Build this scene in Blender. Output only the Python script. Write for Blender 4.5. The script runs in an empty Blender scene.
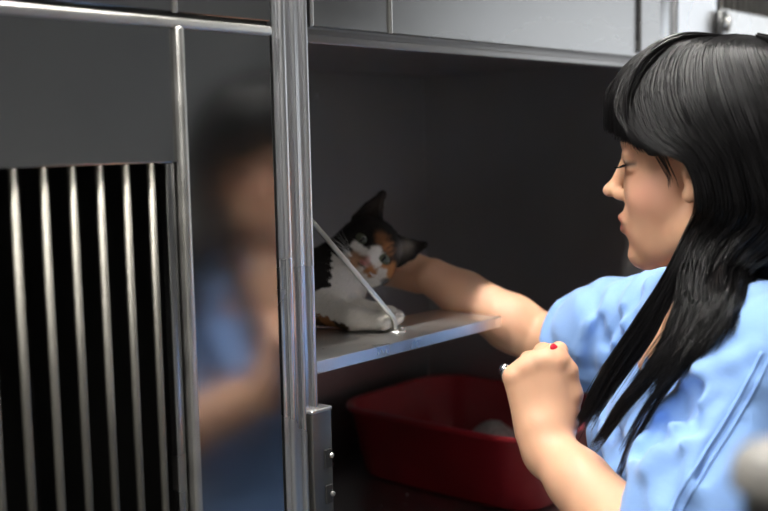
import bpy, bmesh, math, random
import numpy as np
from mathutils import Vector, Matrix
import openvdb as vdb

S = bpy.context.scene
COL = S.collection
RNG = np.random.default_rng(11)

# ------------------------------------------------------------------ camera
FPX = 1067.0
CAM = np.array([0.0, -0.8, 1.5])
def cam_axes(yaw, tilt, roll):
    y, t, r = [math.radians(v) for v in (yaw, tilt, roll)]
    f = np.array([math.cos(y)*math.cos(t), math.sin(y)*math.cos(t), -math.sin(t)])
    rt = np.array([math.sin(y), -math.cos(y), 0.0]); up = np.cross(rt, f)
    return f, rt*math.cos(r)+up*math.sin(r), -rt*math.sin(r)+up*math.cos(r)
CF, CR, CU = cam_axes(40.6, 6.2, -1.2)
def W(px, py, d):
    """a place in the room: d metres ahead of the photographer in the direction of that spot"""
    return CAM + (CF + CR*(px-384)/FPX - CU*(py-255.5)/FPX)*d
cd = bpy.data.cameras.new('camera'); cam = bpy.data.objects.new('camera', cd); COL.objects.link(cam)
cam.matrix_world = Matrix(((CR[0], CU[0], -CF[0], CAM[0]), (CR[1], CU[1], -CF[1], CAM[1]), (CR[2], CU[2], -CF[2], CAM[2]), (0, 0, 0, 1)))
cd.sensor_width = 36; cd.lens = FPX/768*36; cd.clip_start = 0.02
cd.dof.use_dof = True; cd.dof.focus_distance = 1.16; cd.dof.aperture_fstop = 3.5
S.camera = cam

# ------------------------------------------------------------------ world, light, exposure
w = bpy.data.worlds.new('world'); S.world = w; w.use_nodes = True
w.node_tree.nodes['Background'].inputs[0].default_value = (.6, .68, .8, 1)
w.node_tree.nodes['Background'].inputs[1].default_value = 0.3
S.view_settings.view_transform = 'Standard'; S.view_settings.look = 'None'
S.view_settings.exposure = 0.0; S.view_settings.gamma = 1.0; S.view_settings.use_curve_mapping = False
LAMP_NEAR = 215.0      # tube over the aisle in front of the cages (emission strength)
LAMP_REAR = 3.8      # broad panels further out; the one behind the photographer is added fill
ADDED_GLOW = 1.3  # strength of the unseen window pane at the far end

# ------------------------------------------------------------------ materials
def mat(name, col=(.8, .8, .8), rough=.5, metal=0., **kw):
    m = bpy.data.materials.new(name); m.use_nodes = True
    b = m.node_tree.nodes['Principled BSDF']
    b.inputs['Base Color'].default_value = (*col, 1); b.inputs['Roughness'].default_value = rough
    b.inputs['Metallic'].default_value = metal
    for k, v in kw.items():
        b.inputs[k.replace('_', ' ')].default_value = v
    return m
def noisy(m, c1, c2, scale=(5, 5, 5), detail=4, lo=.3, hi=.7, rough=None, bump=0., coord='Object', bscale=None, distort=0.):
    nt = m.node_tree; N = nt.nodes; L = nt.links; b = N['Principled BSDF']
    tc = N.new('ShaderNodeTexCoord'); mp = N.new('ShaderNodeMapping'); mp.inputs['Scale'].default_value = scale
    nz = N.new('ShaderNodeTexNoise'); nz.inputs['Detail'].default_value = detail; nz.inputs['Scale'].default_value = 1
    nz.inputs['Distortion'].default_value = distort
    L.new(tc.outputs[coord], mp.inputs['Vector']); L.new(mp.outputs['Vector'], nz.inputs['Vector'])
    cr = N.new('ShaderNodeValToRGB'); cr.color_ramp.elements[0].position = lo; cr.color_ramp.elements[1].position = hi
    cr.color_ramp.elements[0].color = (*c1, 1); cr.color_ramp.elements[1].color = (*c2, 1)
    L.new(nz.outputs['Fac'], cr.inputs['Fac']); L.new(cr.outputs['Color'], b.inputs['Base Color'])
    if rough:
        mr = N.new('ShaderNodeMapRange'); mr.inputs['To Min'].default_value = rough[0]; mr.inputs['To Max'].default_value = rough[1]
        mr.inputs['From Min'].default_value = .3; mr.inputs['From Max'].default_value = .7
        L.new(nz.outputs['Fac'], mr.inputs['Value']); L.new(mr.outputs['Result'], b.inputs['Roughness'])
    if bump:
        src = nz
        if bscale:
            src = N.new('ShaderNodeTexNoise'); src.inputs['Scale'].default_value = bscale; src.inputs['Detail'].default_value = 3
            L.new(tc.outputs[coord], src.inputs['Vector'])
        bp = N.new('ShaderNodeBump'); bp.inputs['Strength'].default_value = 1; bp.inputs['Distance'].default_value = bump
        L.new(src.outputs['Fac'], bp.inputs['Height']); L.new(bp.outputs['Normal'], b.inputs['Normal'])
    return m
def vcol_mat(name, rough=.5, **kw):
    m = mat(name, rough=rough, **kw); N = m.node_tree.nodes
    a = N.new('ShaderNodeVertexColor'); a.layer_name = 'Col'
    m.node_tree.links.new(a.outputs['Color'], N['Principled BSDF'].inputs['Base Color'])
    return m
def emis(name, col, s):
    m = mat(name, col); b = m.node_tree.nodes['Principled BSDF']
    b.inputs['Emission Color'].default_value = (*col, 1); b.inputs['Emission Strength'].default_value = s
    return m
M = {}
M['steel'] = noisy(mat('brushed_steel', metal=1), (.36, .36, .365), (.46, .46, .46), (2, 2, 9), 6, .3, .7, (.20, .30), .00015, bscale=6)
M['steel_door'] = noisy(mat('door_steel', metal=1), (.31, .315, .32), (.39, .39, .39), (3, 3, 2), 5, .3, .7, (.13, .17), .00006, bscale=5)
M['steel_in'] = noisy(mat('cage_steel', metal=1), (.38, .375, .375), (.48, .47, .47), (3, 3, 3), 5, .3, .7, (.36, .46), .0003, bscale=9)
M['steel_bright'] = noisy(mat('polished_steel', metal=1), (.66, .66, .66), (.80, .80, .79), (12, 8, 8), 6, .35, .65, (.26, .40), .00006, bscale=30)
M['post'] = noisy(mat('post_steel', metal=1), (.66, .67, .69), (.76, .765, .78), (3, 3, 5), 5, .3, .7, (.24, .32))
M['latch'] = noisy(mat('dull_steel', metal=1), (.17, .165, .15), (.24, .23, .21), (8, 8, 8), 4, .3, .7, (.35, .5))
M['edge'] = noisy(mat('worn_steel_edge', metal=1), (.52, .515, .49), (.68, .67, .64), (20, 20, 20), 3, .3, .7, (.3, .42))
M['bar'] = noisy(mat('bar_steel', metal=1), (.24, .23, .205), (.34, .325, .29), (20, 20, 6), 3, .3, .7, (.46, .58))
M['dark'] = mat('dark_gap', (.02, .02, .02), .7)
M['wall'] = noisy(mat('painted_wall', rough=.7), (.54, .54, .54), (.58, .58, .58), (3, 3, 3), 3, bump=.0003, bscale=80)
M['wallw'] = noisy(mat('light_wall', rough=.7), (.72, .71, .68), (.76, .75, .73), (3, 3, 3), 3, bump=.0003, bscale=80)
M['ceil'] = noisy(mat('ceiling_paint', rough=.8), (.60, .60, .59), (.64, .64, .63), (3, 3, 3), 3)
M['floor'] = noisy(mat('floor_tiles', rough=.35), (.20, .20, .19), (.27, .27, .26), (4, 4, 4), 6)
M['tube'] = emis('lamp_diffuser', (1, .97, .92), LAMP_NEAR)
M['panel'] = emis('panel_diffuser', (1, .97, .93), LAMP_REAR)
M['glow_pane'] = emis('added_glow_pane', (.92, .96, 1), ADDED_GLOW)
M['white'] = mat('white_paint', (.8, .8, .78), .4)
M['red'] = noisy(mat('red_plastic', rough=.36), (.29, .010, .017), (.35, .015, .023), (8, 8, 8), 3, rough=(.32, .42), bump=.0004, bscale=50)
M['litter'] = noisy(mat('grey_litter', rough=.9), (.34, .34, .33), (.62, .61, .58), (160, 160, 160), 3, bump=.002, bscale=300)
M['hair'] = mat('black_hair', (.007, .0065, .007), .30, Specular_IOR_Level=.32)
M['haircap'] = mat('black_hair_base', (.006, .0055, .006), .6, Specular_IOR_Level=.3)
M['skin'] = vcol_mat('skin', .48, Subsurface_Weight=.12, Subsurface_Scale=.006, Specular_IOR_Level=.4)
M['skin'].node_tree.nodes['Principled BSDF'].inputs['Subsurface Radius'].default_value = (1, .35, .2)
M['fur'] = vcol_mat('cat_fur', .75, Specular_IOR_Level=.2)
M['catskin'] = vcol_mat('cat_coat', .85, Specular_IOR_Level=.15)
M['nose'] = mat('cat_nose', (.42, .16, .14), .45)
M['eye_white'] = mat('eye_white', (.78, .75, .72), .15)
M['iris'] = mat('brown_iris', (.05, .025, .015), .12)
M['cat_iris'] = noisy(mat('green_grey_iris', rough=.1), (.07, .075, .05), (.13, .14, .09), (300, 300, 300), 2)
M['pupil'] = mat('pupil', (.002, .002, .002), .06)
M['lip'] = mat('lip', (.58, .22, .20), .4)
M['rednail'] = mat('red_nail_polish', (.62, .02, .04), .18)
M['silver'] = mat('silver', (.85, .85, .86), .18, 1)
M['stone'] = mat('dark_stone', (.02, .02, .04), .1)
M['trouser'] = noisy(mat('blue_trouser_cloth', rough=.85), (.10, .19, .42), (.12, .22, .47), (40, 40, 40), 3)
M['shoe'] = mat('white_shoe', (.7, .7, .7), .5)
M['grip'] = noisy(mat('beige_rubber', rough=.45), (.22, .21, .195), (.26, .25, .23), (30, 30, 30), 3)
M['blackmetal'] = mat('black_metal', (.02, .02, .022), .4)
# scrub cloth: fine weave
m = noisy(mat('blue_scrub_cloth', rough=.82, Sheen_Weight=.25), (.235, .425, .82), (.265, .455, .86), (14, 14, 14), 4, bump=.00025, bscale=420)
M['scrub'] = m

# ------------------------------------------------------------------ object helpers
def link(o, parent=None):
    COL.objects.link(o)
    if parent is not None:
        o.parent = parent
        o.matrix_parent_inverse = parent.matrix_basis.inverted() if False else Matrix.Identity(4)
    return o
def root(name, label, cat, loc, group=None):
    o = bpy.data.objects.new(name, None); o.location = loc; o.empty_display_size = .05
    o['label'] = label; o['category'] = cat
    if group: o['group'] = group
    COL.objects.link(o); return o
def tag(o, label, cat, group=None, kind=None):
    o['label'] = label; o['category'] = cat
    if group: o['group'] = group
    if kind: o['kind'] = kind
    return o
def put(name, me, material, parent=None, smooth=False):
    """me is in world coordinates; parents are unrotated Empties or meshes at their own location"""
    me.name = name
    if material and not me.materials: me.materials.append(material)
    if smooth: me.polygons.foreach_set('use_smooth', [True]*len(me.polygons))
    o = bpy.data.objects.new(name, me)
    if parent is not None:
        off = Vector((0, 0, 0)); p = parent
        while p is not None: off += p.location; p = p.parent
        me.transform(Matrix.Translation(-off)); COL.objects.link(o); o.parent = parent
    else:
        COL.objects.link(o)
    return o
class B:
    def __init__(s): s.bm = bmesh.new()
    def box(s, x0, x1, y0, y1, z0, z1, bev=0.):
        r = bmesh.ops.create_cube(s.bm, size=1)
        vs = r['verts']
        for v in vs: v.co = Vector((x0+(v.co.x+.5)*(x1-x0), y0+(v.co.y+.5)*(y1-y0), z0+(v.co.z+.5)*(z1-z0)))
        if bev:
            es = list({e for v in vs for e in v.link_edges})
            bmesh.ops.bevel(s.bm, geom=es, offset=bev, segments=2, profile=.5, affect='EDGES')
        return s
    def tube(s, pts, r, n=12, caps=True):
        pts = [Vector(p) for p in pts]; rs = r if isinstance(r, (list, tuple)) else [r]*len(pts)
        rings = []; up = None
        for i, p in enumerate(pts):
            t = (pts[min(i+1, len(pts)-1)]-pts[max(i-1, 0)]).normalized()
            if up is None: up = t.orthogonal().normalized()
            up = (up-t*up.dot(t)).normalized(); sd = t.cross(up)
            rings.append([s.bm.verts.new(p+(up*math.cos(a)+sd*math.sin(a))*rs[i]) for a in [2*math.pi*k/n for k in range(n)]])
        for a, b in zip(rings, rings[1:]):
            for k in range(n): s.bm.faces.new((a[k], a[(k+1) % n], b[(k+1) % n], b[k]))
        if caps: s.bm.faces.new(rings[0][::-1]); s.bm.faces.new(rings[-1])
        return s
    def prism(s, poly, z0, z1, bev=0.):
        a = [s.bm.verts.new((x, y, z0)) for x, y in poly]; b = [s.bm.verts.new((x, y, z1)) for x, y in poly]
        n = len(poly); fs = [s.bm.faces.new(a[::-1]), s.bm.faces.new(b)]
        for k in range(n): fs.append(s.bm.faces.new((a[k], a[(k+1) % n], b[(k+1) % n], b[k])))
        if bev:
            bmesh.ops.bevel(s.bm, geom=list({e for f in fs for e in f.edges}), offset=bev, segments=2, profile=.5, affect='EDGES')
        return s
    def sphere(s, c, r, seg=24, sc=(1, 1, 1), mx=None):
        m_ = Matrix.Translation(c) @ (mx if mx is not None else Matrix.Identity(4)) @ Matrix.Diagonal((r*sc[0], r*sc[1], r*sc[2], 1))
        bmesh.ops.create_uvsphere(s.bm, u_segments=seg, v_segments=seg//2, radius=1, matrix=m_); return s
    def lathe(s, c, prof, n=32):
        rings = [[s.bm.verts.new((c[0]+r*math.cos(2*math.pi*k/n), c[1]+r*math.sin(2*math.pi*k/n), c[2]+z)) for k in range(n)] for r, z in prof]
        for a, b in zip(rings, rings[1:]):
            for k in range(n): s.bm.faces.new((a[k], a[(k+1) % n], b[(k+1) % n], b[k]))
        s.bm.faces.new(rings[0][::-1]); s.bm.faces.new(rings[-1]); return s
    def make(s, name, material, parent=None, smooth=False, struct=False):
        bmesh.ops.recalc_face_normals(s.bm, faces=s.bm.faces[:])
        me = bpy.data.meshes.new(name); s.bm.to_mesh(me); s.bm.free()
        o = put(name, me, material, parent, smooth)
        if struct: o['kind'] = 'structure'
        return o
def np_mesh(name, P, Q, cols=None):
    me = bpy.data.meshes.new(name); k = Q.shape[1]
    me.vertices.add(len(P)); me.vertices.foreach_set('co', np.ascontiguousarray(P, np.float32).ravel())
    me.loops.add(Q.size); me.loops.foreach_set('vertex_index', np.ascontiguousarray(Q, np.int32).ravel())
    me.polygons.add(len(Q)); me.polygons.foreach_set('loop_start', np.arange(0, Q.size, k, dtype=np.int32))
    me.update(calc_edges=True); me.validate()
    if cols is not None:
        a = me.color_attributes.new('Col', 'FLOAT_COLOR', 'POINT')
        c = np.ones((len(P), 4), np.float32); c[:, :3] = cols; a.data.foreach_set('color', c.ravel())
    return me

# ------------------------------------------------------------------ distance-field modelling of bodies and cloth
class Field:
    def __init__(s, lo, hi, h):
        s.lo = np.array(lo, float); s.h = h; s.n = np.ceil((np.array(hi)-s.lo)/h).astype(int)+1
        s.a = np.full(s.n, .05, np.float32)
    def _loc(s, lo, hi):
        i0 = np.clip(np.floor((lo-s.lo)/s.h).astype(int), 0, s.n); i1 = np.clip(np.ceil((hi-s.lo)/s.h).astype(int)+1, 0, s.n)
        sl = tuple(slice(a, b) for a, b in zip(i0, i1))
        ax = [(s.lo[k]+s.h*np.arange(i0[k], i1[k])).astype(np.float32) for k in range(3)]
        return sl, np.meshgrid(*ax, indexing='ij', sparse=True)
    def _mix(s, sl, d, k, sub):
        A = s.a[sl]
        if sub:
            d = -d
            if k > 0:
                h = np.maximum(k-np.abs(A-d), 0)/k; s.a[sl] = np.maximum(A, d)+h*h*k*.25
            else: s.a[sl] = np.maximum(A, d)
        else:
            if k > 0:
                h = np.maximum(k-np.abs(A-d), 0)/k; s.a[sl] = np.minimum(A, d)-h*h*k*.25
            else: s.a[sl] = np.minimum(A, d)
    def cone(s, a, b, ra, rb, k=.01, sub=False):
        a = np.array(a, float); b = np.array(b, float); r = max(ra, rb)+.03+k
        sl, (X, Y, Z) = s._loc(np.minimum(a, b)-r, np.maximum(a, b)+r)
        if s.a[sl].size == 0: return s
        ba = b-a; L2 = ba@ba+1e-12
        t = np.clip(((X-a[0])*ba[0]+(Y-a[1])*ba[1]+(Z-a[2])*ba[2])/L2, 0, 1)
        d = np.sqrt((X-a[0]-t*ba[0])**2+(Y-a[1]-t*ba[1])**2+(Z-a[2]-t*ba[2])**2)-(ra+(rb-ra)*t)
        s._mix(sl, d, k, sub); return s
    def chain(s, pts, rs, k=.01, sub=False):
        for i in range(len(pts)-1): s.cone(pts[i], pts[i+1], rs[i], rs[i+1], k, sub)
        return s
    def ell(s, c, R, A=None, k=.01, sub=False):
        """ellipsoid, radii R along the columns of A"""
        c = np.array(c, float); R = np.array(R, float); A = np.eye(3) if A is None else np.array(A)
        r = R.max()+.03+k; sl, (X, Y, Z) = s._loc(c-r, c+r)
        if s.a[sl].size == 0: return s
        dx, dy, dz = X-c[0], Y-c[1], Z-c[2]
        q = [(dx*A[0, j]+dy*A[1, j]+dz*A[2, j]) for j in range(3)]
        k0 = np.sqrt(sum((q[j]/R[j])**2 for j in range(3))); k1 = np.sqrt(sum((q[j]/R[j]**2)**2 for j in range(3)))+1e-9
        d = np.where(k0 < .05, -R.min(), k0*(k0-1)/k1)
        s._mix(sl, d, k, sub); return s
    def warp(s, lo, hi, fn):
        sl, (X, Y, Z) = s._loc(np.array(lo), np.array(hi)); s.a[sl] += fn(X, Y, Z).astype(np.float32); return s
    def polys(s, smooth=1):
        a = s.a
        g = vdb.FloatGrid(background=.05); g.copyFromArray(np.ascontiguousarray(a), tolerance=0.0)
        p, q = g.convertToQuads(0.0)
        p = np.array(p, float)*s.h+s.lo; q = np.array(q)[:, ::-1]
        if smooth:
            e = np.concatenate([q[:, [0, 1]], q[:, [1, 2]], q[:, [2, 3]], q[:, [3, 0]]]); e = np.concatenate([e, e[:, ::-1]])
            cnt = np.bincount(e[:, 0], minlength=len(p))[:, None]
            for it in range(smooth):
                for lam in (.5, -.52):
                    acc = np.stack([np.bincount(e[:, 0], p[e[:, 1], j], minlength=len(p)) for j in range(3)], 1)/np.maximum(cnt, 1)
                    p = p+lam*(acc-p)
        return p, q
def sstep(a, b, x):
    t = np.clip((x-a)/(b-a), 0, 1); return t*t*(3-2*t)
def unit(v): v = np.array(v, float); return v/np.linalg.norm(v)

# ================================================================== THE ROOM
B().box(-2.2, 4.4, -3.4, .62, -.05, 0).make('floor', M['floor'], struct=True)
B().box(-2.2, 4.4, -3.4, .62, 2.7, 2.75).make('ceiling', M['ceil'], struct=True)
B().box(-2.2, 4.4, .57, .62, 0, 2.7).make('wall_back', M['wallw'], struct=True)
B().box(-2.2, 4.4, -3.45, -3.4, 0, 2.7).make('wall_front', M['wall'], struct=True)
B().box(-2.25, -2.2, -3.45, .62, 0, 2.7).make('wall_left', M['wall'], struct=True)
b = B(); b.box(4.4, 4.45, -3.45, .62, 0, .9); b.box(4.4, 4.45, -3.45, .62, 2.3, 2.7); b.box(4.4, 4.45, -3.45, -2.6, .9, 2.3); b.box(4.4, 4.45, -.4, .62, .9, 2.3)
b.make('wall_right', M['wallw'], struct=True)
b = B()
for y in (-2.6, -1.53, -.44): b.box(4.385, 4.44, y, y+.04, .9, 2.3)
for z in (.9, 2.26): b.box(4.385, 4.44, -2.6, -.4, z, z+.04)
b.make('window_1', M['white'], struct=True)  # frame of the unseen, added window
B().box(4.43, 4.44, -2.6, -.4, .9, 2.3).make('window_2', M['glow_pane'], struct=True)  # unseen glowing pane, added so the steel on the right reflects something bright
def ceiling_light(x0, x1, y0, y1, key, label):
    t = root('ceiling_light', label, 'ceiling light', ((x0+x1)/2, (y0+y1)/2, 2.7), 'ceiling lights')
    b = B(); b.box(x0-.03, x1+.03, y0-.03, y0, 2.63, 2.7); b.box(x0-.03, x1+.03, y1, y1+.03, 2.63, 2.7)
    b.box(x0-.03, x0, y0, y1, 2.63, 2.7); b.box(x1, x1+.03, y0, y1, 2.63, 2.7); b.make('frame', M['white'], t)
    B().box(x0, x1, y0, y1, 2.64, 2.66).make('diffuser', M[key], t)
ceiling_light(-1.0, 1.45, -.195, -.155, 'tube', 'narrow strip light on the ceiling above the open cage')
ceiling_light(-.9, .3, -1.9, -1.3, 'panel', 'added fill light panel on the ceiling behind the photographer')  # fill lamp added to brighten the woman's near side
ceiling_light(2.5, 3.7, -1.0, -.6, 'panel', 'square panel light on the ceiling near the window end')

# ================================================================== THE CAGE BANK
YB = .47
def shell(t, x0, x1, z0, z1, m=None):
    """a steel cage box: side, back, roof and floor sheets"""
    m = m or M['steel_in']; e = .004
    B().box(x0, x0+e, .004, YB, z0, z1).make('side_panel', m, t); B().box(x1-e, x1, .004, YB, z0, z1).make('side_panel', m, t)
    B().box(x0, x1, YB, YB+e, z0, z1).make('back_panel', m, t)
    B().box(x0+e, x1-e, .004, YB, z1-e, z1).make('roof_panel', m, t); B().box(x0+e, x1-e, .004, YB, z0, z0+e).make('floor_panel', m, t)

rack = root('cage_rack', 'steel rack of folded upright posts that holds the bank of cages', 'rack', (1.2, .2, .3))
# ---- the open cage the cat is in
cage = root('animal_cage', 'open stainless steel cage with the calico cat and the red litter tray inside', 'cage', (1.2, .2, .926))
shell(cage, .797, 1.612, .926, 1.622)
# left post: folded profile of three strips
b = B(); b.box(.763, .810, -.004, .012, .40, 2.25, .002)
b.box(.768, .777, -.010, -.003, .40, 2.25, .003); b.box(.786, .792, -.009, -.003, .40, 2.25, .0025); b.box(.803, .811, -.008, .006, .40, 2.25, .003)
b.make('post', M['post'], rack, True)
b = B(); b.box(1.612, 1.690, -.004, .012, .40, 2.25, .002); b.box(1.670, 1.678, -.010, -.003, .40, 2.25, .003); b.make('post', M['post'], rack, True)
# rolled header lip under the upper cage
b = B(); b.box(.811, 1.612, .006, .012, 1.603, 1.622, .001); b.box(.811, 1.612, .0, .007, 1.603, 1.6125, .0015)
b.make('header_lip', M['steel_in'], cage, True)
# latch keeper on the post
lt = B().box(.796, .826, -.012, .014, .98, 1.211, .0015).make('latch', M['latch'], cage, True)
B().box(.7955, .8265, -.0125, .0145, 1.2085, 1.2125, .001).make('cap_plate', M['steel_bright'], lt, True)
b = B(); b.box(.813, .8235, -.0135, -.011, 1.145, 1.166, .001); b.make('slot', M['dark'], lt)
b = B(); b.box(.813, .8235, -.0135, -.011, 1.105, 1.126, .001); b.make('slot', M['dark'], lt)
for z in (1.158, 1.115, 1.06): B().sphere((.8225, -.0135, z), .0032, 12).make('screw', M['edge'], lt, True)
# resting shelf: folded sheet with a turned-down front edge
b = B(); b.prism([(.803, .0), (1.169, .0), (1.169, .108), (.99, .108), (.955, .16), (.955, .42), (.803, .42)], 1.258, 1.262)
b.box(.803, 1.169, -.002, .0015, 1.248, 1.262, .0008); b.box(1.1655, 1.169, .0, .108, 1.249, 1.260)
sh = b.make('shelf', M['steel_bright'], cage)
foot = np.array((1.004, .044, 1.262)); top = np.array((.803, .030, 1.452))
bend = foot+np.array((-.006, 0, .020)); d0 = unit(top-bend)
pts = [foot, foot+np.array((-.001, 0, .012)), bend, bend+d0*.008, bend+d0*.02, top]
B().tube([tuple(p) for p in pts], .0032, 12).make('support_rod', M['edge'], sh, True)
B().lathe(tuple(foot), [(.013, 0), (.013, .0012), (.009, .0022), (.0045, .0035)], 24).make('washer', M['edge'], sh, True)
B().sphere(tuple(foot+np.array((.0075, -.004, .002))), .003, 12).make('screw', M['steel'], sh, True)
B().sphere((1.30, .452, 1.575), .006, 16, (1, .5, 1)).make('screw', M['steel_in'], cage, True)

# ---- the barred cage on the left
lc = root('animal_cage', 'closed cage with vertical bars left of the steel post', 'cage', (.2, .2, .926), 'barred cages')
shell(lc, -.20, .763, .926, 1.622, noisy(mat('shaded_cage_steel', metal=1), (.10, .10, .10), (.15, .145, .14), (3, 3, 3), 4, rough=(.45, .6)))  # darker copy of the cage steel; shade behind the bars put into the colour
door = B().box(.640, .757, -.006, .006, .95, 1.607, .001).box(-.16, .640, -.006, .006, 1.483, 1.607, .001).box(-.16, .640, -.006, .006, .95, 1.02, .001).make('door', M['steel_door'], lc)
b = B(); b.box(-.17, .757, -.011, .006, 1.6058, 1.6155, .003)
b.make('top_rail', M['edge'], door, True)
B().box(.634, .643, -.013, .006, .95, 1.608, .003).make('stile_strip', M['edge'], door, True)
B().box(.622, .632, -.004, .008, .95, 1.483, .002).make('stile_strip', M['steel'], door, True)
for i in range(22):
    x = .607-i*.0277
    if x < -.12: break
    B().tube([(x, 0, 1.0), (x, 0, 1.49)], .0038, 10).make('bar', M['bar'], door, True)

# ---- cages above, below and to the right
def closed_cage(x0, x1, z0, z1, label, seams, group, key='steel', dz=.004):
    t = root('animal_cage', label, 'cage', ((x0+x1)/2, .2, z0), group)
    shell(t, x0, x1, z0, z1)
    dr = B().box(x0+.006, x1-.004, -.006, .003, z0+dz, z1-.004, .0015).make('door', M[key], t)
    for sx in seams: B().box(sx-.0022, sx+.0022, -.009, -.004, z0+dz, z1-.003, .001).make('seam_strip', M['edge'], dr, True)
    return t, dr
ABV = 'steel cages of the upper row'; BLW = 'steel cages of the bottom row'
closed_cage(-.20, .763, 1.6245, 2.25, 'upper steel cage front above the barred cage', [.637], ABV, 'steel_door', -.0045)
uc, ud = closed_cage(.811, 1.612, 1.626, 2.25, 'upper steel cage front above the open cage', [.945, .8165], ABV, 'steel', -.0065)
B().box(1.545, 1.612, -.012, -.004, 1.626, 2.25, .0015).make('hinge_plate', M['steel'], ud)
B().box(1.541, 1.545, -.0075, -.004, 1.645, 2.25).make('seam_strip', M['blackmetal'], ud)
B().box(1.690, 1.846, -.004, .010, .40, 2.25, .002).make('post_panel', M['post'], rack)
closed_cage(-.20, .763, .30, .915, 'lower steel cage under the barred cage', [], BLW)
closed_cage(.811, 1.612, .30, .915, 'lower steel cage under the open cage', [], BLW)
closed_cage(1.852, 2.65, .30, .915, 'lower steel cage at the right end of the bank', [], BLW)
closed_cage(1.852, 2.65, .926, 1.622, 'middle steel cage at the right end of the bank', [], 'plain steel cages at the right end')
rc = root('animal_cage', 'upper right cage with a barred door and a small latch', 'cage', (2.2, .2, 1.63))
shell(rc, 1.852, 2.65, 1.63, 2.25)
rd = B().box(1.858, 2.645, -.006, .004, 1.634, 1.719, .001).box(1.858, 2.645, -.006, .004, 2.2, 2.245, .001).box(2.60, 2.645, -.006, .004, 1.719, 2.2, .001).make('door', M['steel_bright'], rc)
for i in range(28):
    x = 1.874+i*.026
    B().tube([(x, -.001, 1.71), (x, -.001, 2.21)], .0048, 8).make('bar', M['edge'], rd, True)
b = B(); b.box(1.838, 1.866, -.018, -.006, 1.668, 1.714, .004); la = b.make('latch', M['steel'], rd, True)
B().tube([(1.852, -.021, 1.676), (1.852, -.024, 1.69), (1.852, -.021, 1.706)], .004, 10).make('latch_knob', M['edge'], la, True)
B().box(-.20, 2.65, .03, YB, 0, .30).make('trim_1', M['blackmetal'], struct=True)

# ================================================================== LITTER TRAY
def rrect(cx, cy, hx, hy, r, n=10):
    out = []
    for qx, qy, a0 in ((1, 1, 0), (-1, 1, 90), (-1, -1, 180), (1, -1, 270)):
        for i in range(n+1):
            a = math.radians(a0+90*i/n); out.append((cx+qx*(hx-r)+r*math.cos(a), cy+qy*(hy-r)+r*math.sin(a)))
    return out
tcx, tcy, tz = 1.442, .225, .931
def tray_layers(b, L):
    rings = [[b.bm.verts.new((x, y, tz+z*.96)) for x, y in rrect(tcx, tcy, hx, hy, r)] for hx, hy, r, z in L]
    for A, C in zip(rings, rings[1:]):
        n = len(A)
        for k in range(n): b.bm.faces.new((A[k], A[(k+1) % n], C[(k+1) % n], C[k]))
    b.bm.faces.new(rings[0][::-1]); b.bm.faces.new(rings[-1]); return b
b = tray_layers(B(), [(.122, .172, .05, 0), (.130, .180, .055, .006), (.150, .200, .07, .118), (.158, .208, .078, .120), (.160, .210, .080, .123),
                      (.159, .209, .079, .128), (.152, .202, .073, .130), (.147, .197, .069, .127), (.128, .178, .05, .012), (.122, .172, .045, .009)])
tag(b.make('litter_tray', M['red'], None, True), 'red plastic litter tray standing on the cage floor below the shelf', 'litter tray')
bm = bmesh.new(); N1 = 36
grid = [[None]*(N1+1) for _ in range(N1+1)]
for i in range(N1+1):
    for j in range(N1+1):
        u, v = i/N1*2-1, j/N1*2-1
        uu, vv = u*math.sqrt(1-v*v/2*.55), v*math.sqrt(1-u*u/2*.55)
        z = .030+.056*math.exp(-((u-.15)**2/.30+(v+.05)**2/.10))+.004*math.sin(9*u+3*v)+random.Random(i*77+j).uniform(-.002, .002)
        grid[i][j] = bm.verts.new((tcx+uu*.127, tcy+vv*.176, tz+z))
for i in range(N1):
    for j in range(N1): bm.faces.new((grid[i][j], grid[i+1][j], grid[i+1][j+1], grid[i][j+1]))
me = bpy.data.meshes.new('litter'); bm.to_mesh(me); bm.free()
tag(put('cat_litter', me, M['litter'], None, True), 'grey cat litter heaped inside the red tray', 'cat litter', kind='stuff')
b = B(); rr = random.Random(5)
for i in range(220):
    x, y = rr.uniform(1.12, 1.59), rr.uniform(.005, .11) if rr.random() < .8 else rr.uniform(.01, .3)
    if x > 1.30 and y > .04: continue
    s_ = rr.uniform(.0008, .0022); b.sphere((x, y, .930+s_*.6), s_, 6)
tag(b.make('spilled_litter', M['litter']), 'pale litter grains spilled on the cage floor in front of the red tray', 'litter grains', kind='stuff')
# ================================================================== THE WOMAN
FH = unit([CF[0], CF[1], 0]); RH = unit([CR[0], CR[1], 0]); ZU = np.array([0, 0, 1.])
th, pt = math.radians(27), math.radians(3)
F0 = -math.cos(th)*RH+math.sin(th)*FH
HF = F0*math.cos(pt)-ZU*math.sin(pt); HU = ZU*math.cos(pt)+F0*math.sin(pt); HL = np.cross(HU, HF)
HA = np.stack([HF, HL, HU], 1)
H0 = W(603, 192, 1.165)-HF*.1175+HU*.020
def Hd(x, y, z): return H0+HF*x+HL*y+HU*z
def Hloc(p): return (np.asarray(p)-H0) @ HA
# joints
TF = -RH; TL = -FH
R_SH, R_EL, R_WR = W(672, 318, 1.29), W(548, 344, 1.475), W(432, 277, 1.518)
L_SH, L_EL, L_WR = W(762, 356, 1.0), W(674, 585, .97), W(546, 446, 1.115)
T0 = (R_SH+L_SH)/2; T0[2] = 1.315; T0 = T0-TF*.015
TA = np.stack([TF, TL, ZU], 1)
def Td(x, y, z): return T0+TF*x+TL*y+ZU*z
person = root('person', 'woman with long black hair and blue scrub top reaching in to the cat', 'person', (float(T0[0]), float(T0[1]), 0))

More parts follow.
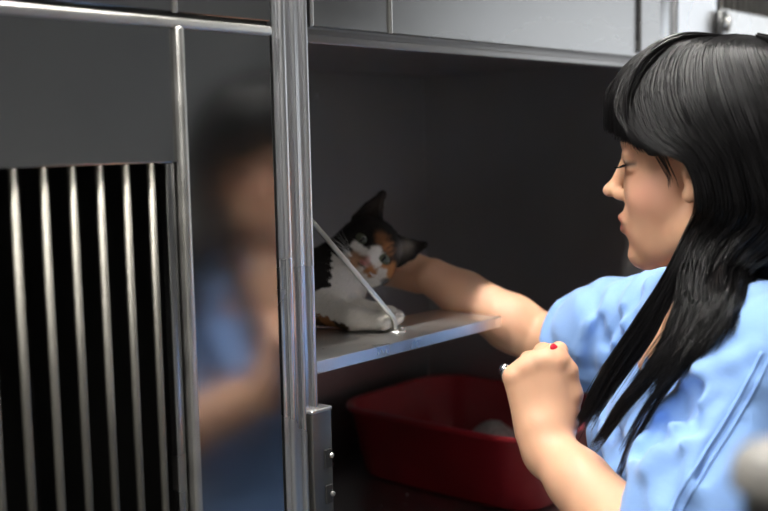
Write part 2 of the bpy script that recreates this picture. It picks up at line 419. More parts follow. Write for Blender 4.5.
def bend_dir(up, palm, a): return up*math.cos(a)+palm*math.sin(a)
def hand(f, wrist, up, back, thumb_side, curls, s=1.0, spread=.0, thumb=None):
    """palm, four fingers of different length with two bends each, thumb leaving the palm's side"""
    up = unit(up); back = unit(back-up*(back@up)); side = np.cross(back, up)
    if side@thumb_side < 0: side = -side
    palm = -back; tips = {}
    lat = [.0255, .0085, -.0085, -.0245]; kn = [.088, .091, .086, .077]; L = [(.041, .025, .019), (.045, .029, .020), (.042, .027, .019), (.033, .020, .017)]
    rr_ = [.0098, .0100, .0094, .0084]
    f.cone(wrist-up*.01*s, wrist+up*.02*s, .024*s, .024*s, .012)
    for i in range(4):
        k0 = wrist+side*(lat[i]*.6*s)+up*.02*s; k1 = wrist+side*lat[i]*s+up*kn[i]*s-palm*.002
        f.cone(k0+palm*.004, k1+palm*.003, .0150*s, .0115*s, .014)
        
        p = k1; a = 0; pts = [p]
        for j in range(3):
            a += math.radians(curls[i][j]); p = p+(bend_dir(up, palm, a)+side*spread*lat[i]*20)*L[i][j]*s; pts.append(p)
        f.chain(pts, [rr_[i]*s, rr_[i]*.93*s, rr_[i]*.86*s, rr_[i]*.72*s], .006 if curls[0][0] > 60 else .003); tips[i] = (pts, bend_dir(up, palm, a))
    f.ell(wrist+side*.020*s+up*.035*s+palm*.012*s, np.array([.020, .016, .026])*s, np.stack([side, palm, up], 1), .014)
    if thumb:
        tp = [wrist+side*a_*s+up*b_*s+palm*c_*s for a_, b_, c_ in thumb]
        f.chain(tp, [.0135*s, .0125*s, .0110*s, .0088*s][:len(tp)], .005); tips['t'] = tp
    tips['ax'] = (up, palm, side)
    return tips

bf = Field((.72, -.62, .98), (1.32, .30, 1.64), .0021)
A = HA
# skull and face
bf.ell(Hd(-.010, 0, .040), (.094, .073, .074), A, 0)
bf.ell(Hd(.028, 0, .038), (.062, .063, .058), A, .02)
bf.ell(Hd(.029, 0, -.030), (.057, .054, .070), A, .02)
for sgn in (1, -1):
    bf.chain([Hd(-.004, sgn*.050, -.045), Hd(.012, sgn*.045, -.064), Hd(.066, sgn*.014, -.090)], [.018, .017, .014], .018)
    bf.ell(Hd(.052, sgn*.036, -.026), (.028, .024, .028), A, .02)
    bf.ell(Hd(.0985, sgn*.0325, .011), (.013, .016, .0095), A, .012, sub=True)
    bf.ell(Hd(.074, sgn*.020, -.012), (.014, .013, .020), A, .012)
    bf.ell(Hd(.056, sgn*.024, -.062), (.026, .022, .028), A, .018)
    bf.cone(Hd(.081, sgn*.012, .030), Hd(.076, sgn*.038, .033), .0075, .0065, .010)
bf.ell(Hd(.077, 0, -.089), (.0155, .018, .0145), A, .014)
bf.ell(Hd(.076, 0, -.052), (.021, .026, .024), A, .014)
bf.cone(Hd(.085, 0, .020), Hd(.103, 0, -.014), .0065, .0075, .010)
bf.ell(Hd(.1085, 0, -.0185), (.0090, .0080, .0075), A, .006)
for sgn in (1, -1):
    bf.ell(Hd(.0955, sgn*.0100, -.0235), (.0080, .0050, .0060), A, .008)
    bf.ell(Hd(.1005, sgn*.0052, -.0315), (.0040, .0024, .0035), A, .001, sub=True)
    bf.cone(Hd(.0875, sgn*.022, -.0520), Hd(.0962, sgn*.006, -.0480), .0030, .0046, .004)
    bf.cone(Hd(.0865, sgn*.020, -.0560), Hd(.0940, sgn*.005, -.0605), .0028, .0052, .004)
    # upper lid rolled down over the eye, thin lower lid
    bf.ell(Hd(.0735, sgn*.0315, .0180), (.0132, .0150, .0128), A, .003)
    bf.ell(Hd(.0720, sgn*.0315, .0045), (.0120, .0150, .0060), A, .005)
bf.cone(Hd(.0948, 0, -.0487), Hd(.0948, 0, -.0488), .0043, .0043, .003)
for sgn in (1,):
    EA = np.stack([unit(HF*.92+HL*.35), unit(HL*.92-HF*.35), HU], 1)
    ec = Hd(.004, sgn*.0725, .003)
    bf.ell(ec, (.0140, .0060, .0290), EA, .005)
    bf.ell(ec+HL*.0060+HF*.002+HU*.003, (.0090, .0062, .0185), EA, .002, sub=True)
    bf.ell(ec+HL*.003+HF*.008-HU*.002, (.0045, .0045, .0080), EA, .003)
    bf.ell(ec+HL*.002+HF*.006-HU*.027, (.0078, .0048, .0085), EA, .004)
bf.ell(Hd(-.010, -.0735, .001), (.0165, .0062, .0305), A, .005)
# neck, chest, shoulders
NB = Td(-.005, 0, .01)
bf.cone(Hd(-.022, 0, -.045), NB, .050, .055, .02)
bf.ell(Td(0, 0, -.13), (.088, .135, .145), TA, .04)
bf.cone(NB, R_SH, .045, .042, .03); bf.cone(NB, L_SH, .045, .042, .03)
bf.ell(Td(.045, 0, -.06), (.045, .10, .07), TA, .03)
# arms
def arm(sh, el, wr, rs):
    m1 = sh+(el-sh)*.5; a1 = el+(wr-el)*.3; a2 = el+(wr-el)*.72
    bf.chain([sh, m1, el], [rs[0], rs[1], rs[2]], .012); bf.chain([el, a1, a2, wr], [rs[2], rs[3], rs[4], rs[5]], .012)
arm(R_SH, R_EL, R_WR, (.043, .041, .037, .0385, .033, .0270))
arm(L_SH, L_EL, L_WR, (.044, .042, .036, .039, .0305, .0255))
# left hand: loose fist, back of the hand turned to the viewer
lh = hand(bf, L_WR, -.13*CR+.97*CU+.05*CF, -CF*.93+.10*CU-.20*CR, CR, [(78, 88, 50), (82, 90, 50), (84, 90, 50), (84, 88, 48)], .98,
          thumb=[(.018, .020, .010), (.033, .050, .010), (.033, .076, .006), (.023, .0985, .000)])
# right hand: cupped behind the cat's neck
rh_up = unit(-.88*CR+.22*CU+.30*CF)
rhd = hand(bf, R_WR+CF*.022, rh_up, unit(.45*CU+.75*CF), CU, [(38, 38, 28), (42, 40, 28), (46, 40, 28), (50, 40, 28)], .92, .0,
           thumb=[(.016, .022, .010), (.026, .040, .016), (.030, .056, .026), (.026, .068, .038)])
P, Q = bf.polys(2)
hl = Hloc(P)
base = np.array([.73, .415, .262]); cols = np.tile(base, (len(P), 1))
def blend(mask, c):
    global cols
    cols = cols*(1-mask[:, None])+np.array(c)*mask[:, None]
onface = (hl[:, 2] > -.12) & (np.abs(hl[:, 1]) < .09) & (np.abs(hl[:, 0]) < .14)
blush = np.exp(-(((hl[:, 0]-.055)/.028)**2+((np.abs(hl[:, 1])-.05)/.03)**2+((hl[:, 2]+.022)/.024)**2))*onface
blend(blush*.6, (.74, .33, .25))
lipm = np.exp(-((((hl[:, 2]+.0545)/.0088)**4)+((hl[:, 1]/.021)**4)))*sstep(.080, .084, hl[:, 0])*onface
blend(lipm*.95, (.50, .13, .12))
seam = np.exp(-((hl[:, 2]+.0540)/.0016)**2-((hl[:, 1]/.022)**4))*sstep(.086, .089, hl[:, 0])*onface; blend(seam*.8, (.2, .05, .04))
brow = np.exp(-(((hl[:, 2]-.0345-.10*np.clip(np.abs(hl[:, 1])-.01, 0, .03)+((np.abs(hl[:, 1])-.03)/.03)**2*.004)/.0033)**4+((np.abs(hl[:, 1])-.031)/.022)**4))*sstep(.05, .06, hl[:, 0])*onface
blend(brow*.85, (.05, .03, .025))
lash_shade = np.exp(-(((hl[:, 2]-.0088)/.0034)**2+((np.abs(hl[:, 1])-.0315)/.0155)**6))*sstep(.066, .070, hl[:, 0])*onface; blend(np.clip(lash_shade*1.2, 0, 1), (.02, .012, .01))  # dark lash line, widened to paint in the shadow around the eye
lid = np.exp(-(((hl[:, 2]-.015)/.006)**2+((np.abs(hl[:, 1])-.0315)/.016)**4))*sstep(.066, .070, hl[:, 0])*onface; blend(lid*.35, (.45, .24, .18))
earin = np.exp(-(((hl[:, 0]+.007)/.010)**2+((hl[:, 2]-.004)/.018)**2+((hl[:, 1]-.072)/.008)**2)); blend(earin*.7, (.46, .16, .12))
kn_ = np.array([lh[i][0][0] for i in range(4)]); dk = np.min(np.linalg.norm(P[:, None]-kn_[None], axis=2), 1); blend(np.exp(-(dk/.010)**2)*.35, (.80, .40, .28))
body = put('body', np_mesh('body', P, Q, cols), M['skin'], person, True)
# eyes
for sgn in (1, -1):
    c = Hd(.0718, sgn*.0315, .0125)
    e = B().sphere(tuple(c), .0122, 24).make('eye', M['eye_white'], person, True)
    g = unit(HF*.80-HU*.58+HL*.0); c2 = c+g*.0050
    B().sphere(tuple(c2), .0078, 20).make('iris', M['iris'], e, True)
# eyelashes
rr = random.Random(3)
for sgn in (1, -1):
    b = B()
    for i in range(26):
        y = sgn*(.019+.0255*i/25); x0 = .0735+.0125*math.sqrt(max(0, 1-((abs(y)-.0315)/.0155)**2))
        p0 = Hd(x0-.001, y, .0086); p1 = Hd(x0+.004, y+sgn*.001, .0062); p2 = Hd(x0+.0078, y+sgn*.0025, .0064+rr.uniform(-.0005, .0005))
        b.tube([tuple(p0), tuple(p1), tuple(p2)], [.0008, .0005, .00015], 4)
    b.make('eyelashes', M['hair'], person)
# nails and ring
up_, palm_, side_ = lh['ax']; tp = lh['t']
tdir = unit(tp[3]-tp[2]); nb = unit(-palm_*.9+side_*.35); nb = unit(nb-tdir*(nb@tdir)); mx = Matrix(np.stack([np.cross(tdir, nb), tdir, nb], 1).tolist()).to_4x4()
B().sphere(tuple(tp[3]+tdir*.003+nb*.0052), .0052, 20, (.85, 1.35, .55), mx).make('thumbnail', M['rednail'], person, True)
for hh in (lh, rhd):
    for i in range(4):
        pts_, dr = hh[i]; d_ = unit(pts_[3]-pts_[2]); u_, p_, s_ = hh['ax']; nb = unit(np.cross(d_, s_)); 
        prev = unit(pts_[2]-pts_[1]); nb = nb if nb@(prev-d_) > -9 and nb@(-(d_-prev)) > 0 else -nb
        mx = Matrix(np.stack([np.cross(d_, nb), d_, nb], 1).tolist()).to_4x4()
        B().sphere(tuple(pts_[3]+d_*.001+nb*.0040), .0046, 14, (.95, 1.25, .55), mx).make('fingernail', M['rednail'], person, True)
pts_, _ = lh[3]; rc_ = pts_[0]+(pts_[1]-pts_[0])*.42; rd_ = unit(pts_[1]-pts_[0]); o1 = unit(np.cross(rd_, side_)); o2 = np.cross(rd_, o1)
ring = B().tube([tuple(rc_+(o1*math.cos(a)+o2*math.sin(a))*.0098) for a in [2*math.pi*k/28 for k in range(29)]], .0021, 8, False).make('ring', M['silver'], person, True)
out = unit(-side_*.9+up_*.5); B().sphere(tuple(rc_+out*.0105), .0062, 20, (1, 1, 1.3)).make('ring_stone', M['silver'], ring, True)
B().sphere(tuple(rc_+out*.0135-CF*.0035), .0026, 12).make('ring_gem', M['stone'], ring, True)

# ------------------------------------------------------------------ scrub top
sf = Field((.62, -.80, .80), (1.45, .10, 1.42), .0036)
sf.ell(Td(0, 0, -.14), (.108, .150, .165), TA, 0)
for sgn in (1, -1): sf.ell(Td(.070, sgn*.066, -.165), (.062, .068, .070), TA, .05)
sf.ell(Td(.01, 0, -.34), (.108, .145, .17), TA, .06)
sf.ell(Td(.0, 0, -.47), (.122, .175, .13), TA, .06)
sf.cone(Td(-.01, 0, -.012), R_SH, .058, .054, .03); sf.cone(Td(-.01, 0, -.012), L_SH, .058, .056, .03)
L_mid = L_SH+(L_EL-L_SH)*.55; L_hem = L_SH+(L_EL-L_SH)*.80
sf.chain([L_SH, L_mid, L_hem+RH*.004], [.060, .068, .074], .035)
R_hem = R_SH+(R_EL-R_SH)*.68-ZU*.006
sf.chain([R_SH, R_SH+(R_EL-R_SH)*.4-ZU*.006, R_hem], [.060, .064, .064], .03)
# open neckline and hems: cut away
sf.cone(Td(-.015, 0, .10), Td(.01, 0, .015), .062, .060, .004, sub=True)
sf.chain([Td(.045, 0, .04), Td(.085, .002, -.02), Td(.116, .004, -.082)], [.047, .028, .009], .008, sub=True)
def hemcut(c, ax, R_): # flat cut across the sleeve end, then hollow it
    sl, (X, Y, Z) = sf._loc(c-R_, c+R_); d = (X-c[0])*ax[0]+(Y-c[1])*ax[1]+(Z-c[2])*ax[2]
    rad = np.sqrt((X-c[0])**2+(Y-c[1])**2+(Z-c[2])**2)-R_*.93
    cut = np.maximum(-d, rad); sf.a[sl] = np.maximum(sf.a[sl], -cut)
rax = unit(R_EL-R_SH); hemcut(R_hem+rax*.012, rax, .12); sf.cone(R_hem+rax*.03, R_hem-rax*.03, .056, .050, .004, sub=True)
lax = unit(L_EL-L_SH); hemcut(L_hem+lax*.03, lax, .13); sf.cone(L_hem+lax*.05, L_hem-lax*.02, .064, .058, .004, sub=True)
def hit(f, px, py, d0=.7, d1=1.7):
    d = np.arange(d0, d1, .002); p = CAM+(CF+CR*(px-384)/FPX-CU*(py-255.5)/FPX)*d[:, None]
    ii = np.round((p-f.lo)/f.h).astype(int); ok = np.all((ii >= 0) & (ii < f.n), 1); v = np.ones(len(d))
    v[ok] = f.a[ii[ok, 0], ii[ok, 1], ii[ok, 2]]
    k = np.where(v < 0)[0]
    return p[k[0]] if len(k) else None
def fold(pts, r, k, depth=0., sub=False):
    q = [hit(sf, *p) for p in pts]
    if any(v is None for v in q): return
    n_ = len(q); rs = [r*(.35+.65*math.sin(math.pi*(i+.5)/n_)) for i in range(n_)]
    q = [v+CF*(depth+(rs[i] if not sub else -rs[i]*.2)*.55) for i, v in enumerate(q)]
    (sf.chain(q, rs, k, sub))
def resample(pts, K=26):
    pts = np.array(pts, float); n = len(pts); seg = np.linalg.norm(np.diff(pts, axis=0), axis=1)**.5; t = np.concatenate([[0], np.cumsum(seg)]); t /= t[-1]
    ext = np.vstack([2*pts[0]-pts[1], pts, 2*pts[-1]-pts[-2]]); te = np.concatenate([[t[0]-(t[1]-t[0])], t, [t[-1]+(t[-1]-t[-2])]])
    out = []
    for u in np.linspace(0, 1, K):
        i = min(max(np.searchsorted(t, u, side='right')-1, 0), n-2); j = i+1
        h = t[i+1]-t[i]; s = (u-t[i])/h
        m0 = (ext[j+1]-ext[j-1])/(te[j+1]-te[j-1])*h; m1 = (ext[j+2]-ext[j])/(te[j+2]-te[j])*h
        out.append((2*s**3-3*s**2+1)*pts[i]+(s**3-2*s**2+s)*m0+(-2*s**3+3*s**2)*pts[i+1]+(s**3-s**2)*m1)
    return np.array(out)
fold([(756, 352), (734, 366), (708, 380), (680, 396)], .014, .010, .001)
fold([(748, 384), (716, 412), (684, 440), (650, 470)], .016, .012, .001)
fold([(742, 420), (716, 456), (690, 490), (672, 511)], .012, .010, .001)
fold([(694, 388), (674, 398), (662, 414), (656, 432)], .022, .006, 0, True)
fold([(660, 424), (646, 438), (634, 450)], .018, .006, 0, True)
fold([(716, 398), (690, 420), (668, 440)], .010, .010, 0, True)
fold([(700, 480), (716, 450), (738, 420)], .009, .010, 0, True)
fold([(652, 282), (634, 306), (618, 334), (608, 362)], .010, .008, .001)
fold([(636, 292), (620, 312), (604, 344)], .009, .008, 0, True)
fold([(610, 306), (594, 326), (582, 352)], .009, .010, .001)
fold([(600, 320), (590, 344), (590, 370)], .007, .010, 0, True)
fold([(600, 400), (606, 430), (614, 470)], .008, .008, .001)
fold([(614, 420), (622, 450), (626, 480)], .009, .010, 0, True)

# soft irregular waviness of loose cloth
def wav(X, Y, Z):
    u = X*TL[0]+Y*TL[1]; v = X*TF[0]+Y*TF[1]
    return .0022*np.sin(38*v+22*Z+9*np.sin(14*Z+20*u))+.0016*np.sin(61*Z-30*v+20*u+3*np.sin(40*v))
sf.warp((.62, -.8, .8), (1.45, .1, 1.42), wav)
P, Q = sf.polys(2)
put('scrub_top', np_mesh('scrub_top', P, Q), M['scrub'], person, True)
from mathutils.bvhtree import BVHTree
sbv = BVHTree.FromPolygons(P.tolist(), Q.tolist())
def on_cloth(px, py, lift=.0):
    d = Vector(CF+CR*(px-384)/FPX-CU*(py-255.5)/FPX).normalized(); h = sbv.ray_cast(Vector(CAM), d)
    return None if h[0] is None else np.array(h[0])-np.array(d)*lift
def Cl(px, py, d, lift=.006):
    h = on_cloth(px, py, lift)
    return W(px, py, d if h is None else min(d, float((h-CAM) @ CF)))
def seam(pts, label=None, r=.0016, name='seam', mtl='scrub'):
    out = []
    for p in resample(np.array([(x, y, 0) for x, y in pts], float), 40):
        h = on_cloth(p[0], p[1], .0002)
        if h is not None and (not out or np.linalg.norm(h-out[-1]) < .03): out.append(h)
    if len(out) > 4: B().tube([tuple(p) for p in out], r, 6).make(name, M[mtl], person, True)
seam([(762, 352), (745, 386), (724, 422), (700, 460), (676, 500), (668, 520)])
seam([(770, 358), (753, 392), (732, 428), (708, 466), (684, 506), (676, 526)])
seam([(676, 312), (655, 345), (630, 385), (604, 430)])

# trousers and shoes below the frame
tf = Field((.80, -.72, .06), (1.45, .05, 1.0), .009)
tf.ell(Td(0, 0, -.46), (.108, .160, .12), TA, 0)
for sgn in (1, -1): tf.chain([Td(-.005, sgn*.085, -.50), Td(.01, sgn*.088, -.85), Td(-.01, sgn*.09, -1.20)], [.085, .065, .055], .02)
P, Q = tf.polys(1); put('trousers', np_mesh('trousers', P, Q), M['trouser'], person, True)
for sgn in (1, -1):
    f_ = Field(Td(.06, sgn*.09, -1.315)-.2, Td(.06, sgn*.09, -1.315)+.2, .006)
    f_.chain([Td(-.04, sgn*.09, -1.275), Td(.06, sgn*.09, -1.28), Td(.15, sgn*.095, -1.285)], [.038, .038, .030], .01); f_.cone(Td(-.02, sgn*.09, -1.26), Td(-.015, sgn*.09, -1.21), .040, .045, .01)
    f_.a[:, :, :int((.0-f_.lo[2])/f_.h)+1] = .01
    P, Q = f_.polys(1); put('shoe', np_mesh('shoe', P, Q), M['shoe'], person, True)

# ------------------------------------------------------------------ hair
HP, HQ, HB = [], [], 0
def strands(guides, n, clumps, thick, rad, tipmin=.75, jit=.002, spread=1.0, K=26, smin=0., smax=1., wob=.002):
    global HB
    G = np.array([resample(g, K) for g in guides]); ng = len(G)
    cs = np.sort(RNG.uniform(smin, smax, clumps)); ct = RNG.uniform(0, 1, clumps)
    ci = RNG.integers(0, clumps, n); cen = Hd(-.01, 0, .02)
    u = np.linspace(0, 1, K)
    s0 = RNG.uniform(smin, smax, n)
    # strands drift towards their clump as they fall
    near = np.argmin(np.abs(s0[:, None]-cs[None]), 1)
    pull = (u[None]**1.2)*.8
    s = s0[:, None]*(1-pull)+cs[near][:, None]*pull
    s = np.clip(s, 0, .9999)*(ng-1); i = s.astype(int); i = np.minimum(i, ng-2); fr = (s-i)[..., None]
    kk = np.arange(K)[None].repeat(n, 0)
    P0 = G[i, kk]*(1-fr)+G[i+1, kk]*fr
    outw = P0-cen; outw /= np.linalg.norm(outw, axis=2, keepdims=True)
    th_ = (RNG.uniform(0, 1, n)**.8)[:, None]*thick*(np.sin(np.clip(u*3+.25, 0, 1)*math.pi/2))[None]
    P0 = P0+outw*th_[..., None]
    ph = RNG.uniform(0, 6.28, (n, 3)); am = RNG.normal(0, wob, (n, 3)); cph = RNG.uniform(0, 6.28, (clumps, 3)); cam_ = RNG.normal(0, wob*1.3, (clumps, 3))
    P0 = P0+(am[:, None]*np.sin(ph[:, None]+u[None, :, None]*4)+cam_[near][:, None]*np.sin(cph[near][:, None]+u[None, :, None]*5))*(u[None, :, None])
    P0 = P0+RNG.normal(0, jit, (n, 1, 3))*np.clip(u*2+.3, 0, 1)[None, :, None]
    # individual length
    ln = RNG.uniform(tipmin, 1, n)
    uu = u[None]*ln[:, None]*(K-1); a = uu.astype(int); a = np.minimum(a, K-2); fr = (uu-a)[..., None]; rws = np.arange(n)[:, None]
    Pn = P0[rws, a]*(1-fr)+P0[rws, a+1]*fr
    T = np.gradient(Pn, axis=1); T /= np.linalg.norm(T, axis=2, keepdims=True)+1e-9
    ref = outw; s1 = np.cross(T, ref); s1 /= np.linalg.norm(s1, axis=2, keepdims=True)+1e-9; s2 = np.cross(s1, T)
    r = rad*RNG.uniform(.7, 1.2, n)[:, None]*(1-.8*u[None]**4)
    V = np.stack([Pn+(s1*math.cos(q)+s2*math.sin(q))*r[..., None] for q in (math.pi/2, math.pi*7/6, math.pi*11/6)], 2)   # n,K,3,3
    idx = HB+np.arange(n*K*3).reshape(n, K, 3)
    q4 = np.stack([np.stack([idx[:, :-1, j], idx[:, :-1, (j+1) % 3], idx[:, 1:, (j+1) % 3], idx[:, 1:, j]], -1) for j in range(3)], 2).reshape(-1, 4)
    HP.append(V.reshape(-1, 3)); HQ.append(q4); HB += n*K*3
# close-fitting base under the strands
hf = Field(H0-np.array([.20, .20, .30]), H0+np.array([.20, .20, .20]), .003)
hf.ell(Hd(-.014, 0, .040), (.102, .081, .084), HA, 0)
hf.ell(Hd(.024, 0, .060), (.070, .068, .056), HA, .02)
hf.cone(Hd(-.050, .0, -.02), Hd(-.070, 0, -.13), .062, .055, .03)
hf.ell(Hd(.095, 0, -.020), (.060, .10, .062), HA, .006, sub=True)
hf.ell(Hd(.030, .0, -.060), (.060, .12, .088), HA, .006, sub=True)
hf.ell(Hd(.006, .082, -.004), (.022, .022, .030), HA, .004, sub=True)
P, Q = hf.polys(2)
hair = put('hair', np_mesh('hair', P, Q), M['haircap'], person, True)
# fringe: from the crown forward and down over the brow
gs = [[Hd(-.020, .022, .124), Hd(.024, .036, .123), Hd(.060, .056, .100), Hd(.072, .070, .066), Hd(.060, .078, .040), Hd(.046, .081, .020)]]
for y, zt, xe in ((.073, .030, .062), (.064, .036, .074), (.048, .041, .087), (.024, .044, .096), (0, .045, .099), (-.024, .045, .096), (-.048, .042, .087), (-.066, .036, .070)):
    xf = .102*math.sqrt(max(.05, 1-(y/.092)**2))
    gs.append([Hd(-.024, y*.25, .126), Hd(.020, y*.55, .126), Hd(min(.062, xf*.72), y*.85, .110), Hd(xf*.95, y, .082), Hd(xe, y*1.03, .058), Hd(xe+.001, y*1.03, zt)])
strands(gs, 3800, 60, .008, .00075, .90, .0010, wob=.0012, K=20)
# near side: over the ear, gathered behind it, then down over the shoulder and chest
def near(a, px):
    q = []
    for p0, p1 in zip(px, px[1:]):
        for t in ((0, .34, .67) if p1[1] > 325 else (0,)): q.append(tuple(np.array(p0)*(1-t)+np.array(p1)*t))
    q.append(px[-1])
    return [Hd(*p) for p in a]+[(Cl(*p) if p[1] > 325 and p[0] > 604 else W(*p)) for p in q]
A_ = [(-.012, .006, .127), (.036, .036, .121), (.060, .062, .088), (.046, .081, .038), (.024, .088, .020), (.006, .0925, .012), (-.002, .0920, -.008), (-.004, .089, -.032)]
B_ = [(-.018, .005, .128), (.022, .044, .120), (.036, .075, .082), (.022, .088, .040), (.002, .0925, .024), (-.010, .092, .004), (-.016, .089, -.030)]
C_ = [(-.026, .003, .129), (.002, .050, .116), (.004, .082, .074), (-.012, .091, .035), (-.026, .091, .014), (-.032, .090, -.01), (-.034, .088, -.040)]
D_ = [(-.034, .002, .128), (-.020, .052, .113), (-.030, .083, .070), (-.042, .091, .035), (-.050, .091, .010), (-.056, .089, -.015), (-.060, .087, -.045)]
E_ = [(-.044, .001, .126), (-.046, .050, .108), (-.060, .076, .068), (-.072, .083, .030), (-.080, .084, .000), (-.084, .083, -.03), (-.086, .082, -.06)]
F_ = [(-.054, .000, .122), (-.072, .045, .096), (-.090, .062, .060), (-.100, .066, .020), (-.104, .066, -.010), (-.104, .066, -.04), (-.102, .066, -.07)]
gA = [near(A_, [(694, 224, 1.06), (682, 250, 1.062), (664, 282, 1.065), (634, 326, 1.080), (602, 374, 1.100), (580, 422, 1.115)]),
      near(B_, [(702, 228, 1.05), (688, 254, 1.052), (676, 286, 1.050), (652, 330, 1.065), (614, 380, 1.090), (583, 424, 1.110)])]
strands(gA, 2300, 22, .008, .00075, .68, .0012, wob=.003, K=36)
strands([gs[2], gs[1], gs[0], [Hd(*p) for p in A_[:6]]], 1500, 26, .010, .00075, .85, .0010, wob=.0012, K=20)
gC = [near(B_, [(700, 228, 1.05), (689, 256, 1.048), (684, 296, 1.025), (674, 332, 1.015), (652, 364, 1.020), (628, 394, 1.03)]),
      near(C_, [(712, 232, 1.04), (704, 258, 1.035), (698, 302, 1.005), (684, 338, .998), (664, 366, 1.000), (642, 394, 1.01)]),
      near(D_, [(722, 260, 1.025), (715, 300, .985), (703, 326, .978), (688, 350, .975), (668, 376, .985)]),
      near(E_, [(742, 262, 1.030), (732, 292, .978), (722, 312, .968), (706, 334, .965), (690, 356, .97)]),
      near(F_, [(762, 258, 1.06), (752, 282, 1.02), (746, 298, .99), (738, 314, .965), (730, 330, .96)])]
strands(gC, 4600, 60, .010, .00075, .62, .0013, wob=.004, K=34)
g = gC
# the narrow locks that reach the chest, and loose wisps beside them
k0 = near(C_, [(704, 232, 1.04), (696, 258, 1.040), (690, 300, 1.015), (676, 334, 1.005), (654, 362, 1.010), (620, 402, 1.035), (590, 444, 1.065)])
k1 = near(D_, [(706, 258, 1.030), (698, 304, 1.000), (684, 338, .990), (664, 366, .995), (630, 404, 1.025), (596, 448, 1.055)])
strands([k0, k1], 800, 7, .004, .00075, .66, .0008, wob=.0015, K=36)
k2 = near(C_, [(706, 258, 1.03), (700, 304, 1.0), (688, 340, .990), (668, 372, .992), (642, 408, 1.005), (618, 450, 1.03)])
k3 = near(D_, [(712, 258, 1.03), (704, 306, .995), (692, 342, .985), (672, 376, .988), (646, 412, 1.000), (622, 454, 1.025)])
strands([k2, k3], 130, 3, .003, .00075, .68, .0006, wob=.001, K=36)
w0 = near(D_, [(722, 262, 1.02), (706, 318, .985), (682, 362, .980), (654, 400, 1.00), (630, 444, 1.055), (618, 476, 1.08), (615, 500, 1.09)])
w1 = near(D_, [(728, 262, 1.02), (712, 320, .980), (690, 366, .975), (660, 404, .995), (634, 446, 1.05), (621, 480, 1.075), (618, 506, 1.085)])
strands([w0, w1], 34, 3, .0015, .0007, .80, .0004, wob=.0012, K=40)
# back and far side
g = []
for x, y, dx, dy in ((-.102, .066, -.118, .075), (-.114, .03, -.140, .035), (-.118, 0, -.148, 0), (-.114, -.03, -.140, -.035), (-.092, -.07, -.110, -.080), (-.05, -.088, -.060, -.10), (-.010, -.086, -.020, -.098)):
    g.append([Hd(-.028+x*.2, y*.1, .126), Hd(-.02+x*.6, y*.6, .104), Hd(x*.97, y*.95, .060), Hd(x, y, .01), Hd(x, y, -.06), Hd(dx, dy, -.14), Hd(dx-.01, dy, -.24), Hd(dx-.0, dy, -.34)])
strands(g, 3600, 60, .010, .0008, .75, .002, wob=.006, K=26)

# short loose hairs at the temple in front of the ear
strands([[Hd(.048, .079, .030), Hd(.040, .0775, .012), Hd(.032, .0755, -.004), Hd(.028, .0735, -.018)], [Hd(.030, .083, .022), Hd(.026, .0795, .006), Hd(.022, .0765, -.008), Hd(.021, .0745, -.022)]], 26, 5, .0006, .0004, .45, .0005, wob=.001, K=12)

put('hair_strands', np_mesh('hair_strands', np.concatenate(HP), np.concatenate(HQ)), M['hair'], hair, True)

# ================================================================== THE CAT
CE = unit(.74*CR-.67*CU+.10*CF)      # along the cat's eyes
CV = unit(.67*CR+.74*CU); CV = unit(CV-CE*(CV@CE))      # up through the ears
CN = np.cross(CE, CV)
if CN@CF > 0: CN = -CN               # out of the face, towards the viewer
CN_ = CN; C0 = W(369.5, 250, 1.44)
CA = np.stack([CE, CV, CN], 1)
def Cd(u, v, n): return C0+CE*u+CV*v+CN*n
cf = Field((.74, -.02, 1.25), (1.20, .44, 1.50), .0020)
cf.ell(Cd(0, .004, -.012), (.044, .040, .044), CA, 0)
cf.ell(Cd(0, -.016, .012), (.037, .026, .030), CA, .015)
for s_ in (1, -1):
    cf.ell(Cd(s_*.026, -.014, .004), (.020, .019, .024), CA, .012)
    cf.ell(Cd(s_*.010, -.0235, .038), (.0115, .0095, .011), CA, .005)
    cf.ell(Cd(s_*.0195, .004, .040), (.0100, .0072, .010), CA, .004, sub=True)
cf.cone(Cd(0, .004, .030), Cd(0, -.014, .046), .0085, .0065, .008)
cf.ell(Cd(0, -.034, .030), (.011, .008, .011), CA, .006)
def ear(b0, b1, tip, n, out):
    """thin curved triangular ear between its two base corners and its tip, hollow in front"""
    c = (b0+b1)/2
    for t in np.linspace(0, 1, 9):
        p = b0+(b1-b0)*t; q = tip+(p-tip)*.06
        cup = n*(-.012*math.sin(math.pi*t))
        cf.chain([p+cup, (p+q)/2+cup*.6+out*.002, q], [.0042, .0030, .0020], .004)
ear(Cd(-.043, .018, -.014), Cd(-.014, .037, -.004), Cd(-.038, .071, -.004), CN, -CE)
ear(Cd(.016, .037, -.006), Cd(.044, .012, -.010), Cd(.051, .057, .006), CN, CE)
# body: chest, back, belly, haunch; lying along the shelf with its fore paws at the front edge
ZS = 1.262
NK = W(340, 271, 1.47); CH = W(318, 296, 1.43)
cf.chain([Cd(-.006, -.012, -.030), NK, CH], [.034, .039, .046], .02)
BK = np.array([.885, .265, ZS+.060]); RP = np.array([.880, .355, ZS+.062])
cf.chain([CH, BK, RP], [.055, .064, .060], .03)
cf.ell(RP+np.array([.02, 0, -.010]), (.045, .055, .052), None, .02)
PWA = W(378, 322, 1.335); PWA[2] = ZS+.013; PWB = W(389, 316, 1.375); PWB[2] = ZS+.012
def leg(sh, el, wr, pw, dirv):
    cf.chain([sh, el, wr, pw], [.028, .021, .0150, .0135], .012)
    sd_ = np.cross(dirv, ZU)
    for k in (-1.5, -.5, .5, 1.5):
        cf.ell(pw+dirv*(.013-.002*abs(k))+sd_*k*.0066-ZU*.002, (.0072, .0072, .0085), np.stack([sd_, dirv, ZU], 1), .0025)
